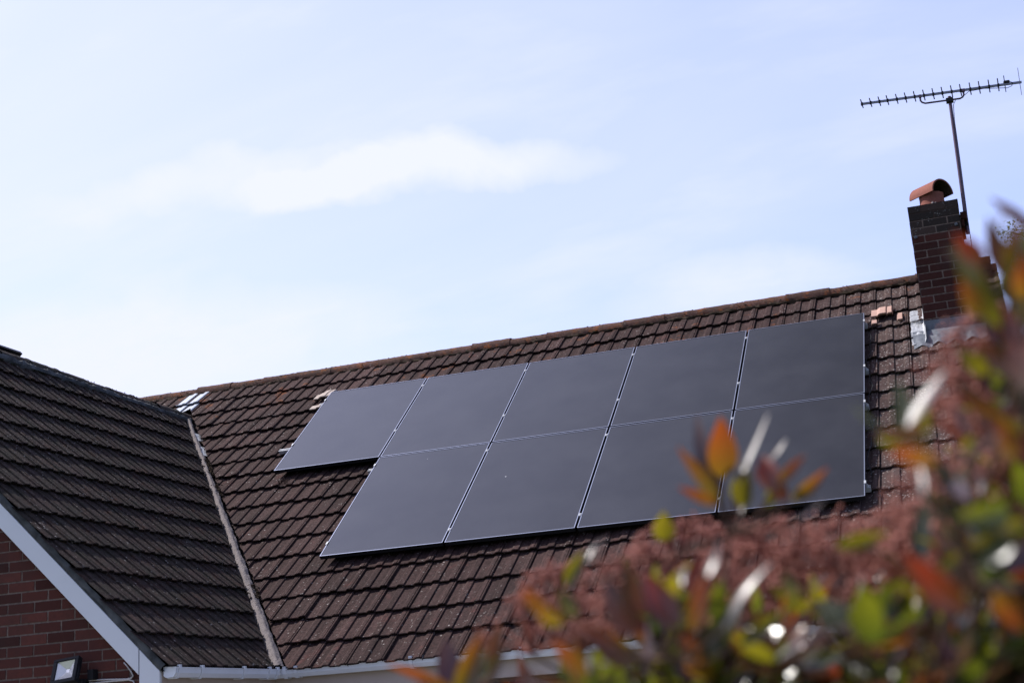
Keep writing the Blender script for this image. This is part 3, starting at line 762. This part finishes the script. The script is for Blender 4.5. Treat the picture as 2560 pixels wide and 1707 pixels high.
mb.box((-.70,YW-.10,-.115),(-.62,YW-.02,-.04)); mb.box((-.79,YW-.06,-.16),(-.62,YW-.01,-.06)); mb.box((-.60,YW-.07,-.05),(-.555,YW-.01,.02))
ch(mb,'bracket',M['black'],fl,bevel=.004)
def onw(u,v,y=YW-.014):
    d=RC@Vector(((u-1280)/FPX,-(v-853.5)/FPX,-1)); return CAM+d*((y-CAM.y)/d.y)
for k,pp in enumerate((((203,1701),(225,1700),(250,1698.2),(290,1697),(318,1696.4),(328,1694),(333,1688),(328,1678),(318,1664),(310,1655)),((203,1705),(235,1706),(268,1702.7),(300,1700),(322,1698),(333,1701),(338,1712),(339,1730)))):
    mb=MB(); mb.tube([onw(*q) for q in pp],.0055,6); tag(mb.build('wall_cable',M['cable'],smooth=True),('upper' if k==0 else 'lower')+' grey cable clipped to the brick gable right of the floodlight','cable','cables of the floodlight')

# ---------------------------------------------------------------- ground
mb=MB(); mb.add([(-400,-400,GROUND),(400,-400,GROUND),(400,400,GROUND),(-400,400,GROUND)],[(0,1,2,3)])
tag(mb.build('lawn',M['grass']),kind='structure')
mb=MB(); mb.box((-7,-4.5,GROUND+.002),(7,.3,GROUND+.03)); tag(mb.build('patio',M['paving']),kind='structure')

# ---------------------------------------------------------------- shrub
def leaf(mb, base, tip, wdt, nrm, curl=.12, fold=.35, tint=.5, mat=0, nseg=9):
    base=Vector(base);tip=Vector(tip); ax=tip-base; L=ax.length; ax.normalize()
    n=Vector(nrm); n=(n-ax*n.dot(ax)).normalized(); sd=ax.cross(n)
    vs=[];fs=[]
    for i in range(nseg+1):
        t=i/nseg; w=wdt*.54*(sin(pi*min(1,t**.80))**.9)*(1.08-.25*t if t<1 else 0)+.0003
        c=base+ax*(L*t)+n*(curl*L*sin(pi*t))
        up=fold*w
        vs+= [c-sd*w+n*up, c-sd*w*.5+n*up*.4, c, c+sd*w*.5+n*up*.4, c+sd*w+n*up]
    for i in range(nseg):
        for k in range(4): q=i*5+k; fs.append((q,q+1,q+6,q+5))
    mb.add(vs,fs,tint,mat); n_=len(fs)
    mb.t[-n_:]=[min(1,max(0,(tint-.5)*.7+1.25*((j//4)+.5)/nseg-.05)) for j in range(n_)]
LM=[M['L_orange'],M['L_red'],M['L_dark'],M['L_olive'],M['L_green'],M['L_grey']]
KI=dict(o=0,r=1,d=2,y=3,g=4,s=5)
shr=tag(empty('shrub',P(2050,1707,1.6)*1.0),'tall garden shrub with red and orange young leaves and brownish pink flower heads','shrub')
shr.location=Vector((shr.location.x,shr.location.y,GROUND))
SH=Matrix.Translation(-Vector(shr.location))
def shp(mb,name,mats,smooth=True,label=None,**k):
    o=mb.build(name,mats,shr,smooth=smooth,**k); o.matrix_parent_inverse=SH
    if label: o['label']=label
    return o
K_=1.0884
def D(x,y,d): return P(x*K_,y*K_,d)
stems=MB()
root=Vector(shr.location)
nodes=[]
for i in range(16):   # main stems
    a=D(rnd.uniform(1350,2600),rnd.uniform(1620,1900),rnd.uniform(1.35,2.0))
    b=root+Vector((rnd.uniform(-.25,.25),rnd.uniform(-.2,.2),0))
    pts=[b.lerp(a,t)+Vector((sin(t*3)*.06*rnd.uniform(-1,1),sin(t*3)*.06,0)) for t in (0,.25,.5,.75,1)]
    stems.tube(pts,[.016,.013,.011,.009,.006],7); nodes.append(a)
def twig(p,r0=.004,q=None):
    q=q or min(nodes,key=lambda n:(n-p).length+ (0.3 if n.z>p.z-.05 else 0))
    m=q.lerp(p,.55)+Vector((0,0,-.06*(p-q).length))
    stems.tube([q,m,p],[r0*1.4,r0,r0*.6],6)
# individually posed leaves: base xy, tip xy, width px, kind, facing ('s' towards the sun glint, 'c' camera, 'e' edge-ish)
clusters={
'centre':(1.66,[(1655,1150,1600,950,48,'d','c'),(1662,1100,1655,955,64,'o','c'),(1650,1150,1556,1025,30,'o','c'),(1655,1155,1590,1070,26,'g','c'),
 (1690,1120,1765,950,28,'s','s'),(1736,1082,1806,1008,34,'s','s'),(1772,1130,1752,1045,48,'r','c'),(1708,1165,1716,1062,50,'y','c'),(1790,1110,1851,1043,22,'o','c'),
 (1818,1148,1902,1073,28,'o','c'),(1760,1165,1802,1078,26,'y','c'),(1655,1155,1558,1118,26,'r','c'),(1800,1150,1780,1085,40,'d','c'),(1700,1180,1690,1110,30,'d','c'),
 (1835,1195,1895,1150,24,'s','s'),(1300,1345,1342,1265,34,'y','c'),(1345,1290,1402,1232,26,'s','s'),(1526,1242,1524,1172,46,'y','c')]),
'left':(1.62,[(1062,1600,888,1526,26,'o','c'),(1040,1585,1022,1462,52,'d','c'),(1050,1610,1108,1448,42,'o','c'),(1095,1610,1150,1430,44,'d','c'),(1075,1600,1120,1490,26,'y','c'),(1110,1600,1170,1470,26,'s','c'),(1010,1600,960,1560,24,'o','c'),(1100,1560,1150,1500,24,'y','e')]),
'middle':(1.38,[(1455,1535,1335,1432,44,'o','c'),(1455,1455,1392,1335,62,'d','c'),(1560,1445,1478,1308,50,'r','c'),(1535,1450,1470,1320,34,'d','c'),(1590,1452,1626,1312,42,'o','c'),(1625,1325,1650,1242,30,'s','s'),
 (1568,1345,1580,1300,30,'s','s'),(1660,1450,1775,1288,36,'s','s'),(1700,1482,1825,1388,28,'y','c'),(1645,1430,1655,1330,40,'g','c'),(1290,1435,1222,1360,34,'o','c'),(1320,1420,1280,1350,34,'y','c'),(1240,1400,1200,1350,26,'o','c'),
 (1350,1560,1270,1470,36,'o','c'),(1380,1470,1300,1400,22,'d','e')]),
'lower':(1.25,[(1858,1350,1962,1332,22,'s','s'),(1920,1258,2042,1222,30,'y','c'),(1830,1400,1800,1310,34,'y','c'),(1785,1512,1965,1432,28,'s','s'),(1960,1432,2030,1520,30,'d','c'),(2080,1500,2150,1390,44,'s','c'),(1940,1440,1880,1380,60,'g','c'),
 (2000,1420,2100,1330,60,'g','c'),(2170,1440,2060,1530,50,'r','e'),(2050,1560,2080,1480,34,'s','s')]),
'right':(1.10,[(2322,1172,2180,1195,52,'g','c'),(2185,1205,2232,1242,36,'s','s'),(2222,1412,2078,1268,52,'r','c'),(2190,1420,2080,1280,34,'d','c'),(2256,1342,2360,1348,40,'s','s'),(2150,1318,2360,1192,36,'y','c'),(2330,1250,2230,1300,50,'g','c'),
 (2290,1350,2352,1450,50,'o','c'),(2130,995,2128,932,26,'y','c'),(2135,1010,2008,996,24,'o','c'),(2150,1062,2040,1032,34,'o','c'),(2098,1008,2142,1020,28,'s','s'),(2122,1140,2112,1062,32,'s','s'),(2230,1000,2180,930,34,'d','e'),(2240,1005,2210,1050,30,'y','c'),
 (2180,1060,2300,990,30,'s','e')]),
'upper':(1.28,[(2300,755,2188,560,46,'y','c'),(2262,610,2190,535,38,'r','c'),(2285,655,2165,572,34,'s','c'),(2372,520,2275,455,22,'d','c'),(2312,640,2268,498,38,'d','c'),(2318,625,2348,505,34,'o','c'),(2290,520,2335,478,30,'s','s'),(2335,705,2322,598,66,'y','c'),
 (2362,905,2318,715,58,'r','c'),(2372,1065,2190,868,60,'d','c'),(2352,1000,2195,900,44,'o','e'),(2352,870,2240,780,44,'o','c'),(2300,820,2230,700,40,'d','e'),(2380,620,2360,520,40,'g','c'),(2380,760,2345,640,50,'y','c'),(2390,950,2340,860,56,'g','c'),(2345,560,2300,520,28,'s','s'),(2262,730,2206,640,38,'o','c'),(2335,800,2262,672,44,'r','c'),(2305,910,2238,806,46,'d','c'),(2352,690,2352,580,46,'o','c'),(2270,860,2195,800,34,'y','c'),(2330,1060,2262,950,50,'o','c')]),
}
labs_s={'centre':'shoot of orange and bronze leaves standing in front of the lower panels','left':'leftmost shoot of orange and purple leaves over the gutter','middle':'shoot of big bronze and orange leaves at the bottom middle','lower':'shoot of olive leaves with pale glints near the bottom','right':'green and red leaves low at the right edge','upper':'big leaves rising beside the chimney at the right edge'}
for nm,(dep,ls) in clusters.items():
    mb=MB(); made=[]
    pts=[D(q[0],q[1],dep) for q in ls]; hub=sum(pts,Vector())/len(pts)-Vector((0,0,.03))
    for (bx,by,tx,ty,w,k,fc_) in ls:
        d0=dep+rnd.uniform(-.08,.08); d1=d0+rnd.uniform(-.025,.035)
        b=D(bx,by,d0); tp=D(tx,ty,d1); mid=(b+tp)*.5; toc=(CAM-mid).normalized()
        if fc_=='s': n_=(toc+SUN).normalized()
        elif fc_=='e': n_=(toc+Vector((rnd.uniform(-1,1),rnd.uniform(-1,1),1.2))).normalized()
        else: n_=(toc+Vector((rnd.uniform(-.5,.5),rnd.uniform(-.5,.5),rnd.uniform(-.3,.3)))).normalized()
        dz={'d':.05,'o':-.04,'r':-.03,'s':-.02}.get(k,0.0); b=CAM+(b-CAM)*(1+dz); tp=CAM+(tp-CAM)*(1+dz); w=w*(.58 if k=='s' else 1)
        lm=MB(); leaf(lm,b,tp,w*K_/FPX*d0*(1.0 if nm=='centre' else 1.12),n_,curl=rnd.uniform(-.09,.12),fold=rnd.uniform(.1,.5),tint=rnd.random()); made.append((lm,k))
        mb.tube([hub+(b-hub)*.0,hub.lerp(b,.5)-Vector((0,0,.012)),b,b.lerp(tp,.03)],[.0018,.0015,.0011,.0008],5,cap=False)
    q=min(nodes,key=lambda n:(n-hub).length+(0.3 if n.z>hub.z-.05 else 0))
    mb.tube([q,q.lerp(hub,.55)+Vector((0,0,-.05*(hub-q).length)),hub],[.0045,.0035,.0018],6)
    so=shp(mb,'shoot',M['bark'],label=labs_s[nm])
    for lm,k in made: lm.build('leaf',LM[KI[k]],so,smooth=True)
# outline (top edge) of the bush in the same frame
OUT=[(1000,1640),(1100,1570),(1180,1500),(1240,1440),(1300,1420),(1420,1430),(1500,1400),(1600,1370),(1750,1330),(1900,1330),(2000,1300),(2080,1250),(2150,1150),(2220,1020),(2260,900),(2300,800),(2340,700),(2420,640),(2700,560)]
def top(x):
    for (a,b),(c,d) in zip(OUT,OUT[1:]):
        if a<=x<=c: return b+(d-b)*(x-a)/(c-a)
    return 1600 if x<1000 else 560
fo=MB(); yo=MB()
def inward_n(): return Vector((rnd.gauss(0,.6),rnd.gauss(-.4,.6),rnd.gauss(.7,.4))).normalized()
cnt=0
while cnt<640:            # leafy shoot tips inside the crown, each a whorl of leaves
    x=rnd.uniform(1120,2650); y=rnd.uniform(700,1760); tp=top(x)
    if y<tp+ (95 if x<2000 else 20)+rnd.uniform(0,60): continue
    if x<1500 and y<1500 and rnd.random()<.85: continue
    if x<1750 and y<1400 and rnd.random()<.5: continue
    if x<1300 and rnd.random()<(.5 if y<1520 else .1): continue
    depth=rnd.uniform(1.4,2.0) if y>1420 and x<2100 else rnd.uniform(1.55,2.2) if x<2100 else rnd.uniform(1.3,2.0)
    c=D(x,y,depth); cnt+=1
    axis=Vector((rnd.gauss(0,.4),rnd.gauss(-.1,.4),1)).normalized()
    young=rnd.random()<(.55 if x>2150 and y<1120 else .24)
    n=rnd.randint(5,8)
    for i in range(n):
        a=i*2.4+rnd.random(); el=rnd.uniform(.15,1.1)
        s_1=axis.orthogonal().normalized(); s_2=axis.cross(s_1)
        dv=(axis*sin(el)+(s_1*cos(a)+s_2*sin(a))*cos(el)).normalized()
        L=rnd.choice([rnd.uniform(.025,.05),rnd.uniform(.05,.08)]); b=c-axis*rnd.uniform(0,.04)
        k=rnd.choice([0,1,2,2,3,0]) if young else rnd.choice([4,4,4,3,4,5,2,2,4])
        leaf(yo if young else fo,b,b+dv*L,L*rnd.uniform(.24,.34),(axis+dv*-.3),curl=rnd.uniform(-.12,.05),fold=rnd.uniform(.1,.4),tint=rnd.random(),mat=k,nseg=6)
    if rnd.random()<.5: twig(c-axis*.03,.0025)
for i in range(46):      # larger, nearer leaves low in the crown
    x=rnd.uniform(1480,2400); y=rnd.uniform(1380,1640) if x<2080 else rnd.uniform(1000,1640)
    dp=rnd.uniform(1.44,1.7) if x<2000 else rnd.uniform(1.15,1.5); c=D(x,y,dp); axis=Vector((rnd.gauss(0,.5),rnd.gauss(-.2,.4),1)).normalized(); a0=rnd.random()*6
    for q in range(rnd.randint(3,5)):
        s_1=axis.orthogonal().normalized(); s_2=axis.cross(s_1); a=a0+q*2.4; el=rnd.uniform(.2,1.1)
        dv=(axis*sin(el)+(s_1*cos(a)+s_2*sin(a))*cos(el)).normalized(); L=rnd.uniform(.055,.085)
        leaf(fo,c,c+dv*L,L*rnd.uniform(.28,.36),(axis-dv*.3),curl=rnd.uniform(-.15,.08),fold=rnd.uniform(.1,.4),tint=rnd.random(),mat=rnd.choice([4,4,3,5,2,4,1,0]),nseg=7)
    if rnd.random()<.6: twig(c,.0025)
shp(fo,'foliage',LM,label='dense glossy green and olive leaves')
shp(yo,'young_leaves',LM,label='scattered orange and bronze young leaves')
# flower heads
heads=[(1215,1400,1.9,1),(1285,1330,1.95,1),(1330,1400,1.9,1),(1180,1500,1.9,.8),(1250,1480,1.9,.8),(1470,1300,1.85,1),(1560,1235,1.85,1.1),(1640,1240,1.85,1.1),(1500,1360,1.8,1.0),(1700,1270,1.8,1.1),(1780,1230,1.75,1.1),(1600,1330,1.8,1),(1850,1290,1.7,1.1),(1930,1230,1.7,1.0),(1720,1360,1.6,1),
 (2000,1290,1.65,1.1),(2080,1200,1.6,1.0),(2060,1320,1.55,1.1),(2130,1120,1.55,1),(2160,1230,1.45,1.1),(2200,1080,1.5,1),(2240,960,1.45,1),(2200,1330,1.4,1),(2280,860,1.4,1),(2330,780,1.35,.9),(2290,1060,1.35,1.1),(2340,960,1.35,1),(2270,760,1.45,.8),(2320,1180,1.3,1),(2240,1160,1.35,1.1),(2000,1420,1.5,.9),(1830,1430,1.5,.8),(2150,1420,1.3,.9),(1400,1430,1.8,.8),(1330,1500,1.8,.8),(2240,840,1.5,.9),(2350,1080,1.25,.9)]
for i in range(16):
    x=rnd.uniform(1230,2330); y=top(x)+rnd.uniform(0,120)
    heads.append((x,y,2.15-(x-1230)/1100*.45+rnd.uniform(-.1,.1),rnd.uniform(.8,1.1)))
for (x,y,d_,sz) in heads:
    if y>1400 or (x>2300 and y<850): continue
    mb=MB(); c=D(x,y,d_+.16+rnd.uniform(-.05,.05)); R0=.070*sz; basep=c-Vector((0,0,R0*.9))
    for i in range(26):
        a=rnd.uniform(0,2*pi); el=rnd.uniform(.1,1.45); dv=Vector((cos(a)*cos(el),sin(a)*cos(el),sin(el)))
        e=basep+Vector((dv.x*R0*1.1,dv.y*R0*1.1,dv.z*R0*.95+.01))
        mb.tube([basep,basep.lerp(e,.5)+Vector((0,0,.006)),e],[.0014,.0011,.0008],4,mat=1,cap=False)
        for j in range(8):
            f=e+Vector((rnd.gauss(0,.010),rnd.gauss(0,.010),rnd.gauss(.004,.007)))
            mb.tube([e-(e-basep)*.12,f],[.0006,.0005],3,mat=1,cap=False)
            mb.blob(f,rnd.uniform(.0022,.0036),rnd.random(),0)
    twig(basep,.0028)
    shp(mb,'flower_head',[M['flower'],M['ftwig']],smooth=False)
shp(stems,'stem',M['bark'])

# ---------------------------------------------------------------- distant tree at the right edge
def dirp(u,v,dist):
    d=(RC@Vector(((u-1280)/FPX,-(v-853.5)/FPX,-1))).normalized(); return CAM+d*dist
tc=dirp(2668,640,30); tb=Vector((tc.x,tc.y,GROUND))
tree=tag(empty('tree',tb),'leafy green tree peeping in beside the chimney at the right edge','tree')
TMx=Matrix.Translation(-tb)
mb=MB(); mb.tube([tb,tb.lerp(tc,.5)+Vector((.1,0,0)),tc+Vector((0,0,-.6))],[.22,.17,.08],10)
lf=MB(); tips=[]
for i in range(46):
    a=rnd.uniform(0,2*pi); el=rnd.uniform(-.5,1.3); R1=rnd.uniform(.7,1.30)
    e=tc+Vector((cos(a)*cos(el)*R1,sin(a)*cos(el)*R1,sin(el)*R1*.9))
    mb.tube([tc+Vector((0,0,-.8+rnd.random()*.8)),tc.lerp(e,.5)+Vector((0,0,.1)),e],[.05,.025,.008],5,cap=False); tips.append(e)
for e in tips:
    for k in range(60):
        q=e+Vector((rnd.gauss(0,.14),rnd.gauss(0,.14),rnd.gauss(0,.11)))
        dv=Vector((rnd.gauss(0,1),rnd.gauss(0,1),rnd.gauss(-.2,.7))).normalized()
        leaf(lf,q,q+dv*rnd.uniform(.05,.08),.035,inward_n(),tint=rnd.random(),nseg=3)
o=mb.build('trunk',M['bark'],tree,smooth=True); o.matrix_parent_inverse=TMx
o=lf.build('crown',M['tleaf'],tree); o.matrix_parent_inverse=TMx

# ---------------------------------------------------------------- light
ld=bpy.data.lights.new('sun','SUN'); ld.energy=5.0; ld.angle=radians(.55); ld.color=(1,.955,.90)
lo_=bpy.data.objects.new('sun',ld); COL.objects.link(lo_); lo_.rotation_euler=SUN.to_track_quat('Z','Y').to_euler(); lo_.location=(-10,0,14)
w=bpy.data.worlds.new('World'); sc.world=w; w.use_nodes=True; nt=w.node_tree; nt.nodes.clear()
class WN(NT):
    def __init__(s,t): s.t=t
t=WN(nt)
out=t.n('ShaderNodeOutputWorld'); bg=t.n('ShaderNodeBackground')
sky=t.n('ShaderNodeTexSky'); sky.sky_type='NISHITA'; sky.sun_disc=False; sky.sun_elevation=math.asin(SUN.z); sky.sun_rotation=atan2(SUN.x,SUN.y); sky.air_density=1.0; sky.dust_density=1.2; sky.ozone_density=1.5; sky.altitude=60
tc_=t.n('ShaderNodeTexCoord').outputs['Generated']
sx=t.n('ShaderNodeSeparateXYZ'); t.l(tc_,sx.inputs[0])
zz=t.math('ADD',t.math('MAXIMUM',sx.outputs[2],0.0),.30)
cmb=t.n('ShaderNodeCombineXYZ'); t.l(t.math('DIVIDE',sx.outputs[0],zz),cmb.inputs[0]); t.l(t.math('DIVIDE',sx.outputs[1],zz),cmb.inputs[1])
mp=t.n('ShaderNodeMapping'); t.l(cmb.outputs[0],mp.inputs[0]); mp.inputs['Rotation'].default_value=(0,0,radians(25)); mp.inputs['Scale'].default_value=(.8,1.9,1)
veil=t.ramp(t.noise(1.1,5,.55,mp.outputs[0],.4),.35,.75)
puff=t.ramp(t.noise(2.6,6,.58,mp.outputs[0],.25),.50,.70)
# broad brightening of thin cloud towards the sun's side
dt=t.n('ShaderNodeVectorMath',operation='DOT_PRODUCT'); t.l(tc_,dt.inputs[0]); dt.inputs[1].default_value=tuple(SUN)
glow=t.ramp(dt.outputs['Value'],.15,.80)
aur=t.math('POWER',t.ramp(dt.outputs['Value'],.74,.985),1.3)
zen=t.ramp(sx.outputs[2],.62,.90,0,1)
low=t.ramp(sx.outputs[2],.55,.08)
# a long bright bank and two smaller ones
def bank(u,v,wx,wz,amp,k=.0):
    c=(RC@Vector(((u-1280)/FPX,-(v-853.5)/FPX,-1))).normalized()
    r=(RC@Vector((cos(.13),sin(.13),0))); uu=(RC@Vector((-sin(.13),cos(.13),0)))
    def dot(vec): 
        n=t.n('ShaderNodeVectorMath',operation='DOT_PRODUCT'); t.l(tc_,n.inputs[0]); n.inputs[1].default_value=tuple(vec); return n.outputs['Value']
    wob=t.math('MULTIPLY_ADD',t.noise(8,5,.55,tc_,.3),.060,-.030)
    a=t.math('DIVIDE',t.math('SUBTRACT',dot(r),c.dot(r)),wx)
    b=t.math('DIVIDE',t.math('ADD',t.math('SUBTRACT',dot(uu),c.dot(uu)),wob),wz)
    q=t.math('ADD',t.math('MULTIPLY',a,a),t.math('MULTIPLY',b,b))
    f=t.math('MULTIPLY',t.ramp(q,1.0,.0,0,amp),t.ramp(t.noise(11,6,.62,tc_,.5),.30,.65,.45,1.0))
    fr=t.ramp(dot(c),.3,.5)
    return t.math('MULTIPLY',f,fr)
banks=t.math('ADD',bank(1080,425,.14,.020,1.0),t.math('ADD',bank(640,455,.16,.020,.6),t.math('ADD',bank(1850,720,.10,.028,.6),bank(400,900,.20,.06,.8))))
f=t.math('ADD',t.math('MULTIPLY',veil,.30),t.math('MULTIPLY',glow,.66))
f=t.math('ADD',f,t.math('MULTIPLY',low,.20))
f=t.math('ADD',f,t.math('MULTIPLY',puff,.18))
f=t.math('ADD',f,t.math('MULTIPLY',banks,.55))
f=t.math('ADD',f,.04)
f=t.math('SUBTRACT',f,t.math('MULTIPLY',zen,.75),clampv=True)
CS=7.6
skyc=t.mix(1.0,sky.outputs[0],(1.62,1.64,2.30,1),'MULTIPLY')
skyc=t.mix(t.math('MULTIPLY',zen,.9),skyc,(CS*.40,CS*.41,CS*.44,1))
cl=t.mix(f,skyc,(CS*.95,CS*.99,CS*1.30,1))
cl=t.mix(t.math('MULTIPLY',aur,.9),cl,(CS*1.85,CS*1.95,CS*2.75,1))
t.l(cl,bg.inputs['Color']); bg.inputs['Strength'].default_value=.0715
t.l(bg.outputs[0],out.inputs['Surface'])

# ---------------------------------------------------------------- camera
cd=bpy.data.cameras.new('camera'); cam=bpy.data.objects.new('camera',cd); COL.objects.link(cam)
cam.location=CAM; cam.rotation_euler=CROT; cd.sensor_width=36; cd.lens=FPX/2560*36; cd.clip_end=2000; cd.clip_start=.05
cd.dof.use_dof=True; cd.dof.focus_distance=12.2; cd.dof.aperture_fstop=3.2; cd.dof.aperture_blades=0
sc.camera=cam
sc.view_settings.view_transform='Standard'; sc.view_settings.look='None'; sc.view_settings.exposure=.8; sc.view_settings.gamma=1
